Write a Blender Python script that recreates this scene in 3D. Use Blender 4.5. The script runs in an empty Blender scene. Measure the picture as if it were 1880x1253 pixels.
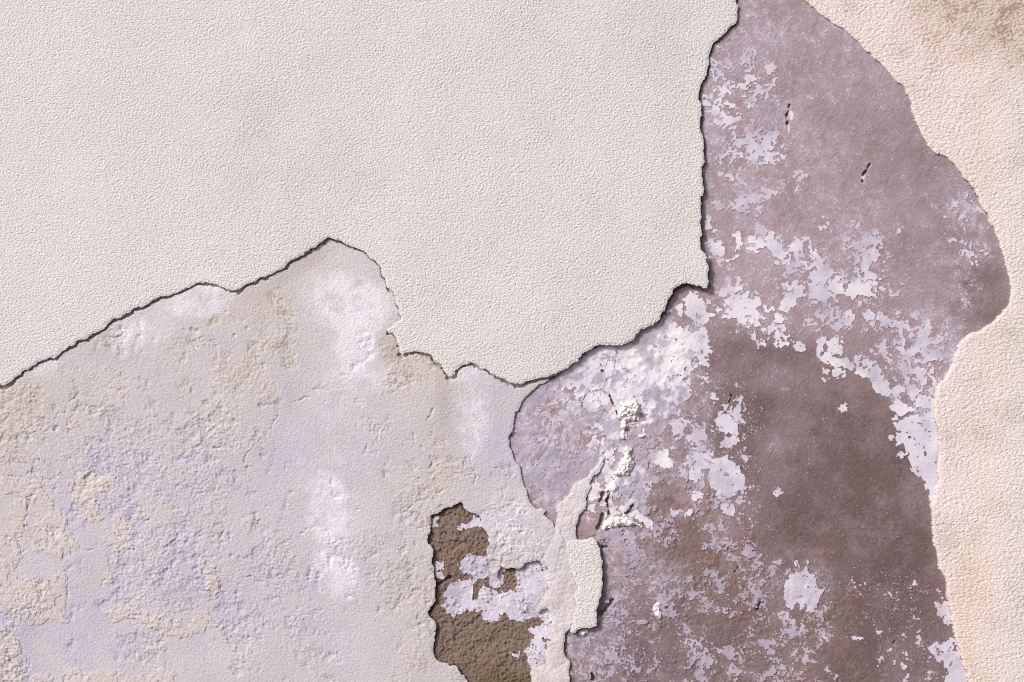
import bpy, math
import numpy as np
from mathutils import Vector

# ------------------------------------------------------------------ camera, sky, sun, exposure
SC = bpy.context.scene
COL = SC.collection
cam_data = bpy.data.cameras.new('camera')
cam_data.sensor_width = 36.0
cam_data.lens = 36.0 * 4.0 / 1.88
cam_data.clip_end = 200.0
cam = bpy.data.objects.new('camera', cam_data)
COL.objects.link(cam)
cam.location = (0.0, -4.0, 1.5)
cam.rotation_euler = (math.radians(90), 0, 0)
SC.camera = cam

TO_SUN = Vector((-0.58, -0.62, 0.56)).normalized()
world = bpy.data.worlds.new('World')
SC.world = world
world.use_nodes = True
wn = world.node_tree.nodes
sky = wn.new('ShaderNodeTexSky')
sky.sky_type = 'NISHITA'
sky.sun_disc = False
sky.sun_elevation = math.asin(TO_SUN.z)
sky.sun_rotation = math.atan2(TO_SUN.x, TO_SUN.y)
sky.air_density = 0.7
sky.dust_density = 3.0
wn['Background'].inputs['Strength'].default_value = 0.06
world.node_tree.links.new(sky.outputs['Color'], wn['Background'].inputs['Color'])

sun_data = bpy.data.lights.new('sun', 'SUN')
sun_data.energy = 1.5
sun_data.angle = math.radians(13)
sun_data.color = (1.0, 0.964, 0.932)
sun = bpy.data.objects.new('sun', sun_data)
COL.objects.link(sun)
sun.location = (-4, -4, 6)
sun.rotation_euler = (-TO_SUN).to_track_quat('-Z', 'Y').to_euler()

SC.view_settings.view_transform = 'Standard'
SC.view_settings.look = 'None'
SC.view_settings.gamma = 1.0
SC.view_settings.use_curve_mapping = False
SC.render.engine = 'CYCLES'
SC.cycles.filter_width = 1.05
SC.cycles.use_denoising = False
SC.view_settings.exposure = 1.13

# ------------------------------------------------------------------ coordinates: 1 unit of u, v = 1 mm on the wall
S = 1.5                                       # grid step in mm
def axis(lo, hi, far_lo, far_hi):
    fine = np.arange(lo, hi + S, S)
    def grow(start, end, sign):
        out, st, x = [], S, start
        while (end - x) * sign > st:
            st *= 1.1
            x += sign * st
            out.append(x)
        out.append(end)
        return np.array(out)
    return np.concatenate([grow(fine[0], far_lo, -1)[::-1], fine, grow(fine[-1], far_hi, 1)])
US = axis(-12, 1892, -1500, 3400)
VS = axis(-12, 1265, -1300, 2126)
U, V = np.meshgrid(US, VS)
def local_step(a):
    d = np.diff(a)
    return np.maximum(np.r_[d[0], d], np.r_[d, d[-1]])
LS = np.maximum(local_step(US)[None, :], local_step(VS)[:, None])
FADE = np.clip(1.0 - (LS - S) / 5.0, 0, 1)     # fine relief dies out where the grid grows coarse

# ------------------------------------------------------------------ noise: band-limited random tiles made by FFT
TN, TM = 1024, 1536
_ky = np.fft.fftfreq(TN, S)[:, None]
_kx = np.fft.rfftfreq(TM, S)[None, :]
def tile(seed, lo, hi, beta=1.0, ang=0.0, stretch=1.0):
    """random field holding wavelengths lo..hi mm; unit variance"""
    r = np.random.RandomState(seed)
    c, s = math.cos(ang), math.sin(ang)
    a = (c * _kx + s * _ky) * stretch
    b = (-s * _kx + c * _ky) / stretch
    k = np.sqrt(a * a + b * b) + 1e-9
    w = 1.0 / (k ** beta)
    w = w * (1 / (1 + (k * lo) ** 8)) * (1 / (1 + (1 / (k * hi)) ** 8))
    f = np.fft.irfft2(np.fft.rfft2(r.standard_normal((TN, TM))) * w, s=(TN, TM))
    f -= f.mean()
    return (f / f.std()).astype(np.float32)
def at(t, us=US, vs=VS):
    return t[np.ix_(np.round(vs / S).astype(int) % TN, np.round(us / S).astype(int) % TM)]

T_BIG = tile(1, 150, 900, 1.5)
T_MID = tile(2, 30, 260, 1.2)
T_FBM = tile(3, 5, 90, 1.3)
T_FBM2 = tile(4, 6, 160, 1.35)
T_FINE = tile(5, 3.2, 14, 0.3)
T_GRAIN = tile(6, 3.5, 8.0, 0.3, math.radians(35), 1.12)
T_GRAIN2 = tile(7, 6.0, 18.0, 0.5, math.radians(35), 1.12)
T_EDGE = tile(8, 6, 48, 1.25)
T_EDGE2 = tile(9, 6, 48, 1.25)
T_RIM = tile(31, 11, 70, 1.2)
T_RIM2 = tile(32, 11, 70, 1.2)
T_ROUGH = tile(10, 4, 24, 0.7, math.radians(30), 1.25)
T_TERR = tile(11, 16, 200, 1.5)
T_TERR3 = tile(21, 6, 130, 1.5)
T_LUMP = tile(22, 7, 60, 1.3)
T_TERR2 = tile(12, 8, 110, 1.35)
T_VEIN = tile(13, 9, 60, 1.0)
T_STROKE = tile(14, 3.6, 18, 0.5, math.radians(-52), 2.8)
T_STROKE2 = tile(24, 3.6, 18, 0.5, math.radians(-20), 2.6)
T_BLOT = tile(15, 12, 220, 1.2)
T_FLECK = tile(16, 5.5, 60, 1.0)
T_DUST = tile(23, 3.2, 9, 0.2)
T_VBIG = tile(17, 60, 420, 1.3)

def smooth(x, a, b):
    t = np.clip((x - a) / (b - a), 0, 1)
    return t * t * (3 - 2 * t)

def blobs(lst, us=US, vs=VS):
    """soft elliptical patches (u, v, radius u, radius v, tilt in degrees, weight)"""
    uu, vv = np.meshgrid(us, vs)
    out = np.zeros(uu.shape, np.float32)
    for (cu, cv, ru, rv, rot, w) in lst:
        c, s = math.cos(math.radians(rot)), math.sin(math.radians(rot))
        du, dv = uu - cu, vv - cv
        a, b = (c * du + s * dv) / ru, (-s * du + c * dv) / rv
        out = np.maximum(out, w * np.exp(-0.5 * (a * a + b * b) ** 1.5))
    return out

# ------------------------------------------------------------------ outlines
def P(u0, v0, k, pts):
    return [(u0 + x / k, v0 + y / k) for x, y in pts]
K = 1880 / 480.0
K9 = 1253 / 323.0
KH = 1253 / 373.0

def sdf(poly, us, vs, rng=26.0):
    """signed distance to a closed outline, positive inside, clipped to rng"""
    uu, vv = np.meshgrid(us, vs)
    d2 = np.full(uu.shape, rng * rng)
    ins = np.zeros(uu.shape, bool)
    n = len(poly)
    for i in range(n):
        (ax, ay), (bx, by) = poly[i], poly[(i + 1) % n]
        if ay != by:
            r0, r1 = np.searchsorted(vs, [min(ay, by), max(ay, by)])
            if r1 > r0:
                xc = ax + (vs[r0:r1] - ay) * (bx - ax) / (by - ay)
                ins[r0:r1] ^= us[None, :] < xc[:, None]
        i0, i1 = np.searchsorted(us, [min(ax, bx) - rng, max(ax, bx) + rng])
        j0, j1 = np.searchsorted(vs, [min(ay, by) - rng, max(ay, by) + rng])
        if i1 <= i0 or j1 <= j0:
            continue
        x, y = uu[j0:j1, i0:i1] - ax, vv[j0:j1, i0:i1] - ay
        ex, ey = bx - ax, by - ay
        t = np.clip((x * ex + y * ey) / max(ex * ex + ey * ey, 1e-9), 0, 1)
        dd = (x - t * ex) ** 2 + (y - t * ey) ** 2
        d2[j0:j1, i0:i1] = np.minimum(d2[j0:j1, i0:i1], dd)
    d = np.sqrt(d2)
    return np.where(ins, d, -d)

UPPER = (P(0, 400, K, [(-6000, 3300), (-300, 1330), (0, 1203), (45, 1210), (95, 1180), (150, 1130), (205, 1090), (270, 1045), (330, 1020),
    (400, 1003), (455, 955), (540, 915), (565, 890), (635, 865), (690, 825), (735, 803), (780, 765), (820, 737), (870, 715),
    (920, 690), (970, 665), (1020, 645), (1075, 610), (1120, 590), (1165, 565), (1215, 555), (1265, 540), (1300, 540),
    (1340, 510), (1390, 485), (1425, 472), (1470, 478), (1485, 468), (1530, 482), (1600, 497), (1650, 515), (1705, 530),
    (1735, 515), (1770, 490), (1820, 468)])
  + P(440, 400, K, [(130, 455), (180, 430), (240, 415), (300, 375), (345, 345), (370, 315), (430, 290), (480, 255),
    (535, 215), (580, 185), (640, 150), (700, 165), (770, 183), (800, 215), (850, 230), (895, 245), (930, 275), (970, 305),
    (1005, 350), (1020, 400), (1045, 440), (1070, 500), (1105, 540), (1125, 600), (1145, 660), (1160, 735), (1110, 765),
    (1065, 795), (1075, 820), (1105, 825), (1130, 855), (1140, 910), (1150, 970), (1185, 978), (1240, 965), (1260, 955),
    (1320, 965), (1375, 990), (1400, 1015), (1440, 1050), (1465, 1085), (1475, 1120), (1495, 1140), (1520, 1150),
    (1545, 1135), (1550, 1095), (1580, 1065), (1620, 1045), (1660, 1045), (1710, 1060), (1750, 1085)])
  + P(800, 480, K, [(440, 828), (510, 860), (575, 888), (620, 875), (655, 855), (710, 850), (770, 835), (830, 820),
    (880, 800), (930, 780), (970, 750), (1015, 720), (1020, 690), (1090, 650), (1130, 625), (1175, 600), (1240, 600),
    (1310, 605), (1370, 580), (1425, 565), (1440, 520), (1475, 490), (1520, 468), (1555, 455), (1590, 425), (1620, 395),
    (1640, 340), (1665, 280), (1690, 245), (1710, 205), (1750, 180), (1785, 160), (1790, 150)])
  + P(1080, 280, K, [(740, 945), (800, 965), (855, 985), (860, 900), (860, 830), (845, 780), (840, 730), (810, 705),
    (808, 620), (805, 540), (803, 470), (805, 400), (812, 320), (825, 250), (820, 180), (812, 130), (825, 80), (830, 0)])
  + P(1120, 0, K, [(660, 1000), (650, 930), (650, 850), (645, 760), (640, 700), (650, 600), (670, 570), (700, 510),
    (715, 460), (710, 400), (715, 350), (750, 300), (800, 270), (850, 215), (900, 175), (905, 100), (910, 50), (905, 0),
    (930, -150), (860, -420), (900, -700), (700, -1300), (800, -2500), (760, -6000)])
  + [(-1600, -1500)])

RIGHT = (P(1400, 0, K, [(-700, -6000), (-400, -1800), (-100, -800), (60, -300), (170, -110), (275, -10), (330, 30), (400, 90), (440, 120),
    (500, 160), (560, 195), (600, 235), (650, 265), (690, 310), (740, 360), (800, 410), (850, 460), (895, 520), (940, 570),
    (990, 600), (1025, 645), (1050, 690), (1070, 740), (1080, 800), (1100, 870), (1125, 930), (1150, 985), (1190, 1040),
    (1250, 1100), (1310, 1115)])
  + P(1400, 300, K, [(1370, 0), (1420, 70), (1490, 140), (1545, 230), (1600, 340), (1650, 440), (1690, 550), (1720, 640),
    (1745, 730), (1770, 820), (1785, 900), (1785, 960), (1760, 1020), (1710, 1080), (1640, 1150), (1560, 1200)])
  + P(1400, 600, K, [(1450, 85), (1420, 105), (1395, 170), (1370, 250), (1330, 320), (1290, 390), (1240, 460), (1230, 530),
    (1235, 620), (1255, 720), (1270, 800), (1275, 860), (1270, 930), (1260, 1000), (1260, 1100), (1240, 1200)])
  + P(1400, 930, K9, [(1195, 0), (1205, 120), (1215, 240), (1240, 350), (1255, 440), (1300, 520), (1315, 620), (1330, 720),
    (1350, 830), (1370, 940), (1410, 1060), (1440, 1140), (1465, 1253), (1500, 1400), (1560, 1900), (1400, 2700), (1700, 3600), (1650, 5200)])
  + [(3600, 2300), (3600, -1500)])

HOLE_TOP = P(740, 880, KH, [(880, 535), (840, 508), (800, 500), (760, 520), (735, 552), (700, 548), (650, 545), (605, 538),
    (590, 560), (575, 600), (540, 570), (528, 510), (518, 470), (520, 430), (533, 395), (530, 365), (515, 325), (488, 290),
    (485, 250), (470, 215), (430, 205), (400, 200), (375, 180), (365, 135), (330, 155), (270, 180), (200, 210), (175, 230),
    (170, 290), (160, 320), (150, 360), (140, 370), (165, 410), (185, 440), (180, 500), (190, 580), (200, 640), (205, 680),
    (200, 740), (180, 780), (150, 815), (180, 860), (205, 890), (205, 950), (190, 1000), (180, 1050), (200, 1100), (245, 1130),
    (300, 1145), (340, 1150), (365, 1200), (405, 1270), (470, 1500), (400, 1900)])
COAT = ([(-1600, 560), (-300, 700), (0, 660), (330, 500), (590, 400), (770, 500), (810, 600), (900, 640), (1000, 670), (1030, 676)]
  + P(900, 660, K, [(480, 112), (420, 145), (360, 180), (300, 225), (250, 265), (215, 320), (185, 380), (170, 450), (150, 520),
    (138, 570), (148, 630), (175, 700), (200, 760), (220, 830), (240, 900), (265, 980), (290, 1030), (330, 1070), (390, 1085),
    (380, 1110), (430, 1150), (470, 1220), (500, 1300), (440, 1500)])
  + HOLE_TOP + [(880, 1600), (930, 2200), (-1600, 2200)])

STRIP = (P(900, 660, K, [(795, 470), (805, 520), (815, 580), (810, 690), (760, 770), (690, 840), (605, 900), (545, 990),
    (485, 1050), (480, 1110)])
  + P(740, 880, KH, [(940, 310), (905, 400), (865, 480), (868, 520), (890, 545), (885, 600), (900, 680), (880, 730), (830, 780), (830, 815), (890, 800),
    (905, 830), (920, 870), (935, 940), (945, 980), (890, 1000), (880, 1070), (895, 1130), (800, 1170), (785, 1190),
    (790, 1270), (830, 1600), (760, 2000), (860, 2200), (1010, 2200), (1050, 1800), (1010, 1500), (1035, 1290), (1030, 1220), (1025, 1130), (990, 1050), (995, 960), (1030, 930), (1090, 880), (1120, 500), (1100, 400),
    (1070, 380), (1060, 320), (1090, 230), (1120, 180), (1130, 100)])
  + P(900, 660, K, [(740, 850), (790, 790), (830, 690), (840, 580), (832, 520), (825, 475)]))

SLAB = P(1020, 930, K9, [(65, 265), (80, 245), (170, 240), (270, 225), (290, 260), (320, 295), (330, 400), (332, 500), (330, 600),
    (310, 680), (290, 740), (290, 845), (210, 865), (100, 900), (95, 885), (130, 800), (140, 700), (145, 560), (120, 480),
    (105, 440), (95, 350)])

FU = sdf(UPPER, US, VS, 60)
FR = sdf(RIGHT, US, VS, 60)
FC = sdf(COAT, US, VS, 60)
FS = sdf(STRIP, US, VS, 40)
FB = sdf(SLAB, US, VS, 40)
e1, e2 = at(T_EDGE), at(T_EDGE2)
r1, r2 = at(T_RIM), at(T_RIM2)
FU = FU + (r1 * 0.9 + e1 * 0.15) * FADE
FR = FR + (r2 * 0.9 + e2 * 0.15) * FADE
FC = FC + (r1 * 0.9 + e2 * 0.2) * FADE
FS = FS + (r2 * 0.9 + e2 * 0.3) * FADE
FB = FB + (r2 * 0.8 + e1 * 0.4) * FADE

# ------------------------------------------------------------------ masks of the exposed brown render
in_hole = sdf([(740 + 375 / KH, 880 + 100 / KH)] + HOLE_TOP + [(1100, 1500), (1006, 1040)], US, VS, 40)
hole_m = smooth(in_hole, -14, -2)
LOWER = [(1060, 960), (1150, 900), (1200, 870), (1260, 880), (1330, 930), (1400, 985), (1480, 1010), (1540, 1075), (1560, 1200), (1600, 1400), (1000, 1400), (1030, 1150)]
low_m = smooth(sdf(LOWER, US, VS, 60) + at(T_MID) * 18, -30, 30)
ochre = np.clip(hole_m * 0.95 + 0.8 * low_m * smooth(at(T_BLOT) * 0.8 + 0.15, -0.7, 0.9)
                + blobs([(1210, 905, 22, 34, 0, 1), (1270, 1000, 40, 45, 20, .9), (1300, 1090, 55, 40, 0, .7), (1420, 1180, 70, 50, 0, .6), (1440, 1030, 60, 18, 160, .5)]), 0, 1)
rough = np.clip(hole_m + low_m * smooth(at(T_BLOT) + 0.4, -0.6, 0.8), 0, 1)
dark = np.clip(blobs([(1560, 880, 150, 150, 30, 1.0), (1640, 1040, 90, 210, -12, 1.0), (1480, 780, 130, 60, 20, .75), (1700, 1180, 60, 120, 0, .9),
              (1345, 670, 80, 50, 20, .85), (1420, 650, 130, 36, 15, .7), (1800, 540, 50, 70, 0, .85), (1770, 430, 60, 90, 0, .4), (1650, 260, 80, 90, 0, .35),
              (1360, 760, 90, 80, 0, .95), (1300, 790, 55, 60, 0, .8), (1380, 850, 60, 80, 0, .8), (1480, 980, 110, 130, 0, .95), (1560, 1140, 110, 150, 0, 1.0), (1340, 1160, 170, 120, 0, .7), (1180, 1220, 120, 60, 0, .5), (1420, 900, 70, 90, 0, .7), (1500, 760, 160, 70, 20, .8), (1560, 220, 70, 40, 0, .3), (1700, 330, 80, 60, 20, .35), (1660, 440, 90, 40, 0, .25)])
               * (1 + 0.10 * at(T_MID) + 0.10 * at(T_FLECK)), 0, 1)
mist = np.clip(blobs([(1400, 40, 70, 70, 0, .62), (1345, 230, 60, 110, 0, .65), (1420, 350, 90, 60, 0, .5), (1560, 100, 60, 60, 30, .45), (1770, 385, 30, 30, 40, .7),
              (1795, 420, 14, 70, -20, .5), (1780, 480, 60, 14, 0, .55), (1770, 540, 30, 40, 0, .65), (1720, 600, 50, 40, 0, .5), (1720, 650, 60, 70, 30, .75), (1560, 480, 90, 40, 0, .35),
              (1430, 700, 70, 26, 25, .26), (1430, 790, 30, 50, 20, .2), (1470, 830, 50, 60, 30, .16), (1350, 590, 90, 30, 0, .3), (1440, 580, 60, 40, 0, .4),
              (1010, 820, 70, 110, 10, .95), (1130, 780, 80, 120, 0, .8), (1180, 680, 100, 80, 0, .8), (1280, 740, 30, 30, 0, .6), (1270, 830, 30, 60, 0, .5), (1180, 1060, 60, 30, 0, .62), (1125, 1030, 40, 80, 0, .6),
              (1080, 1180, 50, 70, 0, .5), (1460, 1060, 60, 40, 0, .35)]) * np.clip(0.78 + 0.30 * at(T_BLOT) + 0.22 * at(T_FLECK) + 0.12 * at(T_DUST), 0, 1.7), 0, 1)
purple = np.clip(blobs([(1110, 1180, 70, 80, 0, .9), (1200, 1220, 90, 50, 0, .7), (1180, 1120, 60, 40, 0, .5), (1340, 1200, 80, 50, 0, .4)]) * (0.8 + .4 * at(T_BLOT)), 0, 1)
moss = blobs([(925, 1250, 50, 22, 10, 1.0)]) * np.clip(0.6 + 0.4 * at(T_FLECK), 0, 1)
up_mist = 0.34 * smooth(720 - V, 0, 400) * np.clip(1 + 0.3 * at(T_BLOT) + 0.25 * at(T_FLECK), 0, 2) * (1 - dark)
mist = np.maximum(mist, up_mist)
fine_wear = np.clip((at(T_DUST) * 0.8 + at(T_FLECK) * 0.5 - 2.15 + 1.9 * mist), 0, 1) * (1 - hole_m)

# ------------------------------------------------------------------ relief of the brown render (height in mm towards the viewer)
def rim_groove(F, width, depth, sign_floor=0.22):
    gv, gu = np.gradient(F, VS, US)
    n = np.hypot(gu, gv) + 1e-6
    facing = np.clip((-gu / n) * 0.28 + (-gv / n) * 0.85, -1, 1)
    amt = np.clip(sign_floor + facing, 0, 1)
    w = width * amt * np.clip(1 + 0.3 * at(T_EDGE2) + 0.5 * at(T_BLOT), 0.25, 2.0)
    prof = smooth(F, -w - 1.2, -w + 0.8) * (1 - smooth(F, 9, 12))
    return depth * prof * smooth(amt, 0.05, 0.4) * FADE
def slit(u0, v0, k, pts, w):
    pl = P(u0, v0, k, pts)
    return pl, w
SLITS = [slit(1020, 930, K9, [(340, 60), (325, 110), (300, 160)], 2.6), slit(900, 660, K, [(815, 960), (800, 1000), (785, 1025)], 2.4),
         slit(900, 660, K, [(862, 962), (840, 1010), (845, 1060), (855, 1110)], 3.0), slit(900, 660, K, [(810, 1110), (795, 1170), (770, 1210)], 2.6),
         slit(1020, 930, K9, [(410, 665), (380, 700), (355, 745), (318, 768)], 3.4), slit(1020, 930, K9, [(330, 287), (380, 287)], 2.0),
         slit(900, 660, K, [(1025, 1050), (1000, 1095), (970, 1110)], 2.6), slit(1020, 930, K9, [(1460, 690), (1440, 740)], 3.0),
         slit(1020, 930, K9, [(1300, 440), (1275, 470)], 2.4), slit(1020, 930, K9, [(255, 1170), (270, 1230)], 2.4),
         slit(900, 660, K, [(920, 400), (905, 375), (935, 440)], 1.6), slit(1400, 930, K9, [(945, 955), (930, 980)], 2.4),
         slit(1120, 0, K, [(1292, 755), (1283, 785)], 2.0), slit(1120, 0, K, [(1280, 800), (1272, 830), (1275, 850)], 3.2),
         slit(1120, 0, K, [(1280, 870), (1278, 895)], 1.2), slit(1400, 300, K, [(772, 5), (755, 45), (740, 68)], 2.2), slit(1400, 300, K, [(742, 62), (725, 84)], 3.6),
         slit(1400, 300, K, [(718, 110), (720, 130)], 2.0), slit(740, 880, KH, [(200, 655), (240, 640), (285, 605)], 3.4), slit(740, 880, KH, [(160, 815), (185, 770)], 2.5),
         slit(900, 660, K, [(800, 75), (820, 95)], 2.6), slit(900, 660, K, [(855, 255), (870, 290), (890, 330)], 1.6), slit(1180, 500, K, [(640, 885), (625, 930), (600, 950)], 1.0)]
pit = np.zeros(U.shape, np.float32)
uu, vv = U, V
for pl, w in SLITS:
    xs = [p[0] for p in pl]; ys = [p[1] for p in pl]
    i0, i1 = np.searchsorted(US, [min(xs) - 12, max(xs) + 12]); j0, j1 = np.searchsorted(VS, [min(ys) - 12, max(ys) + 12])
    d = np.full((j1 - j0, i1 - i0), 99.0)
    for (ax, ay), (bx, by) in zip(pl[:-1], pl[1:]):
        x, y = U[j0:j1, i0:i1] - ax, V[j0:j1, i0:i1] - ay
        ex, ey = bx - ax, by - ay
        t = np.clip((x * ex + y * ey) / (ex * ex + ey * ey), 0, 1)
        d = np.minimum(d, np.hypot(x - t * ex, y - t * ey))
    d = d + e1[j0:j1, i0:i1] * 0.9 + np.abs(at(T_MID)[j0:j1, i0:i1]) * 0.7
    pit[j0:j1, i0:i1] = np.maximum(pit[j0:j1, i0:i1], 1 - smooth(d, w * 0.55, w * 1.25))
chip = (blobs([(1453, 212, 3.5, 8, 0, 1.2), (1448, 236, 1.2, 8, 0, 1.2), (1585, 326, 2.5, 4, 30, 1.2)]) > 0.6).astype(np.float32)

def terrace(t, levels, step):
    g0, g1 = np.gradient(t)
    g = np.hypot(g0, g1) / S + 1e-4
    out = 0
    for c in levels:
        out = out + step * smooth((t - c) / g, -1.4, 1.4)
    return out
h_base = (at(T_BIG) * 2.2 + at(T_VBIG) * 0.7 + (at(T_STROKE) * smooth(at(T_VBIG), -.6, .6) + at(T_STROKE2) * smooth(-at(T_VBIG), -.6, .6)) * 0.16 * FADE * (1 - rough) + at(T_FLECK) * 0.10 * FADE + at(T_DUST) * 0.05 * FADE
          + rough * (0.55 + 0.45 * hole_m) * (at(T_ROUGH) * (0.45 + 0.3 * hole_m) + at(T_LUMP) * (0.7 - 0.4 * hole_m) + at(T_FINE) * (0.2 + 0.25 * hole_m) + hole_m * terrace(at(T_TERR2), (-0.5, 0.7), 1.3)) * FADE
          - hole_m * 2.0 - pit * 7.0 - rim_groove(FU, 3.6, 7.0) - rim_groove(FC, 2.2, 4.0) - rim_groove(FB, 2.6, 4.0) - rim_groove(FS, 1.6, 3.0, 0.0))
# shallow peeled scallops in the lilac left lobe and the wash
left_d0 = blobs([(1000, 810, 70, 110, 10, 1)])
wash_m = np.clip(blobs([(1010, 820, 80, 130, 10, 1), (1150, 780, 110, 190, 0, 1), (1140, 980, 70, 90, 0, 1)]), 0, 1)
h_base = h_base + terrace(at(T_TERR2), (-0.9, -0.2, 0.5, 1.2), 0.6) * FADE * np.clip(wash_m * 0.35 + left_d0 * .55 + low_m * .3, 0, 1)

SCRATCH = [P(0, 700, K, p) for p in ([(70, 685), (170, 690), (210, 660), (270, 655)], [(410, 250), (420, 220), (480, 225), (510, 150), (545, 125)], [(215, 165), (245, 60)], [(860, 440), (940, 290)],
    [(1690, 720), (1750, 670)], [(1780, 680), (1785, 620), (1815, 610)], [(1220, 1180), (1300, 1100)], [(180, 1050), (200, 940), (220, 850), (230, 820), (320, 830)], [(1400, 480), (1490, 490), (1580, 485)],
    [(1120, 930), (1090, 980), (1030, 1040)], [(1750, 600), (1790, 490)], [(130, 540), (170, 570), (290, 565)], [(400, 345), (430, 330)], [(490, 330), (495, 270), (540, 240)], [(1380, 850), (1430, 800), (1540, 800), (1560, 750)], [(1250, 920), (1320, 890)], [(840, 650), (880, 600)])] + [
    P(440, 660, 3.685, p) for p in ([(1170, 930), (1280, 915), (1380, 890)], [(1090, 1050), (1090, 1010), (1190, 990)], [(1180, 980), (1180, 930)], [(845, 640), (860, 580)], [(850, 635), (930, 640)],
    [(1180, 510), (1190, 580), (1250, 605)], [(1330, 720), (1450, 685)], [(1440, 780), (1510, 760), (1510, 700)], [(185, 520), (215, 450), (260, 380)], [(310, 740), (320, 695)], [(30, 700), (60, 620)],
    [(1290, 830), (1290, 780), (1320, 750)], [(1275, 415), (1310, 340)], [(370, 290), (470, 260)], [(800, 1010), (870, 1040)], [(410, 1180), (520, 1110)], [(50, 790), (60, 740), (90, 720)], [(160, 995), (185, 990)], [(1705, 800), (1705, 740), (1760, 735)], [(1590, 850), (1600, 790), (1540, 780)], [(890, 480), (895, 430)], [(935, 560), (940, 450)])] + [
    P(0, 933, K, p) for p in ([(1460, 360), (1540, 345)], [(1690, 700), (1720, 560), (1770, 495), (1880, 490)], [(1580, 540), (1580, 640), (1500, 680)], [(1220, 265), (1300, 195)], [(740, 560), (800, 440)],
    [(485, 640), (495, 550)], [(110, 790), (110, 860)], [(820, 740), (850, 715)], [(940, 770), (1000, 770)], [(610, 300), (680, 295)], [(130, 340), (190, 300)], [(1580, 300), (1590, 220), (1620, 150)], [(1460, 470), (1450, 390)])]
groove = np.zeros(U.shape, np.float32)
for pl in SCRATCH:
    xs = [p[0] for p in pl]; ys = [p[1] for p in pl]
    i0, i1 = np.searchsorted(US, [min(xs) - 8, max(xs) + 8]); j0, j1 = np.searchsorted(VS, [min(ys) - 8, max(ys) + 8])
    d = np.full((j1 - j0, i1 - i0), 99.0)
    for (ax, ay), (bx, by) in zip(pl[:-1], pl[1:]):
        x, y = U[j0:j1, i0:i1] - ax, V[j0:j1, i0:i1] - ay
        ex, ey = bx - ax, by - ay
        t = np.clip((x * ex + y * ey) / (ex * ex + ey * ey), 0, 1)
        d = np.minimum(d, np.hypot(x - t * ex + e1[j0:j1, i0:i1] * 1.2, y - t * ey + e2[j0:j1, i0:i1] * 1.2))
    groove[j0:j1, i0:i1] = np.maximum(groove[j0:j1, i0:i1], (1 - smooth(d, 0.6, 2.2)) * np.clip(.9 + .4 * at(T_FLECK)[j0:j1, i0:i1], 0.1, 1.4))

# ------------------------------------------------------------------ relief of the grey coat
rough_c = np.clip(smooth(at(T_BLOT) * 0.7 + at(T_VBIG) * 0.6 + blobs([(260, 870, 190, 130, 20, 1.6), (420, 760, 70, 90, 0, 1.0), (330, 1030, 200, 120, 0, 1.3), (120, 750, 90, 50, 0, .7), (820, 880, 60, 60, 0, 1.2), (720, 1080, 90, 120, 0, .6), (780, 1010, 50, 120, 0, 1.0), (960, 960, 60, 50, 0, .8), (700, 820, 70, 60, 0, .6)])
                        - blobs([(580, 830, 90, 80, 0, 1.6), (620, 560, 100, 90, 0, 1.6), (880, 770, 60, 90, 0, 2.2), (350, 570, 120, 40, -20, 1.0), (600, 950, 60, 70, 0, 1.0), (110, 1170, 80, 60, 0, .8)]), 0.0, 1.3), 0, 1)
coat_low = at(T_BIG) * 1.4 + 7.5 - 2.2 * smooth(U, 830, 960) * smooth(1000 - V, 0, 120)
edge_fade = smooth(at(T_BLOT) + 0.5 * at(T_FLECK), -0.3, 0.9)
h_coat = (coat_low + at(T_VBIG) * 0.5 - terrace(at(T_TERR) + 0.10 * at(T_EDGE), (-0.3, 0.8), 1.05) * FADE * (0.05 + 0.95 * rough_c * edge_fade)
          - terrace(at(T_TERR3), (0.9,), 0.5) * FADE * rough_c * (1 - 0.6 * edge_fade) - groove * 1.9 * FADE - rim_groove(FU, 3.8, 6.0)
          + (at(T_ROUGH) * 0.34 + at(T_FBM) * 0.30 + at(T_FINE) * 0.14) * FADE * (0.12 + 0.88 * rough_c) + at(T_FINE) * 0.10 * FADE + at(T_DUST) * 0.07 * FADE)
strip_tex = at(T_FINE) * 0.16 + at(T_FBM) * 0.3 + at(T_ROUGH) * 0.2
h_strip = coat_low * 0.6 + 2.0 + at(T_VBIG) * 0.5 + strip_tex * FADE

# ------------------------------------------------------------------ relief of the coarse stucco
def grain(t, amp):
    return np.where(t > -0.2, -0.2 + (t + 0.2) * 0.42, t) * amp
g_mod = np.clip(1 + 0.13 * at(T_MID) + 0.08 * at(T_BLOT), 0.6, 1.5)
g_u = (grain(at(T_GRAIN), 0.42) + at(T_GRAIN2) * 0.09) * g_mod
h_up = 12.2 + at(T_BIG) * 0.7 + at(T_VBIG) * 0.15 + - 3.5 * smooth(U, 1190, 1285) * smooth(500 - V, 0, 90) + g_u * FADE * (0.8 + 0.25 * smooth(U, 100, 900)) + 0.6 * smooth(760 - U, 0, 500)
g_r = (grain(at(T_GRAIN2), 0.36) + at(T_GRAIN) * 0.2) * g_mod
dirt_r = np.clip(blobs([(1815, 20, 105, 66, 25, 1.3), (1890, -20, 90, 80, 0, 1.2)]) + 0.12 * at(T_MID), 0, 1)
h_rt = 5.5 + 3.5 * smooth(V, 300, 900) + at(T_BIG) * 1.2 + at(T_VBIG) * 0.4 + g_r * FADE * (1 - 0.5 * dirt_r) + dirt_r * at(T_ROUGH) * 0.35 * FADE
h_sl = 12.0 + at(T_VBIG) * 0.5 + (grain(at(T_GRAIN), 0.42) + at(T_GRAIN2) * 0.2) * FADE

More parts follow.
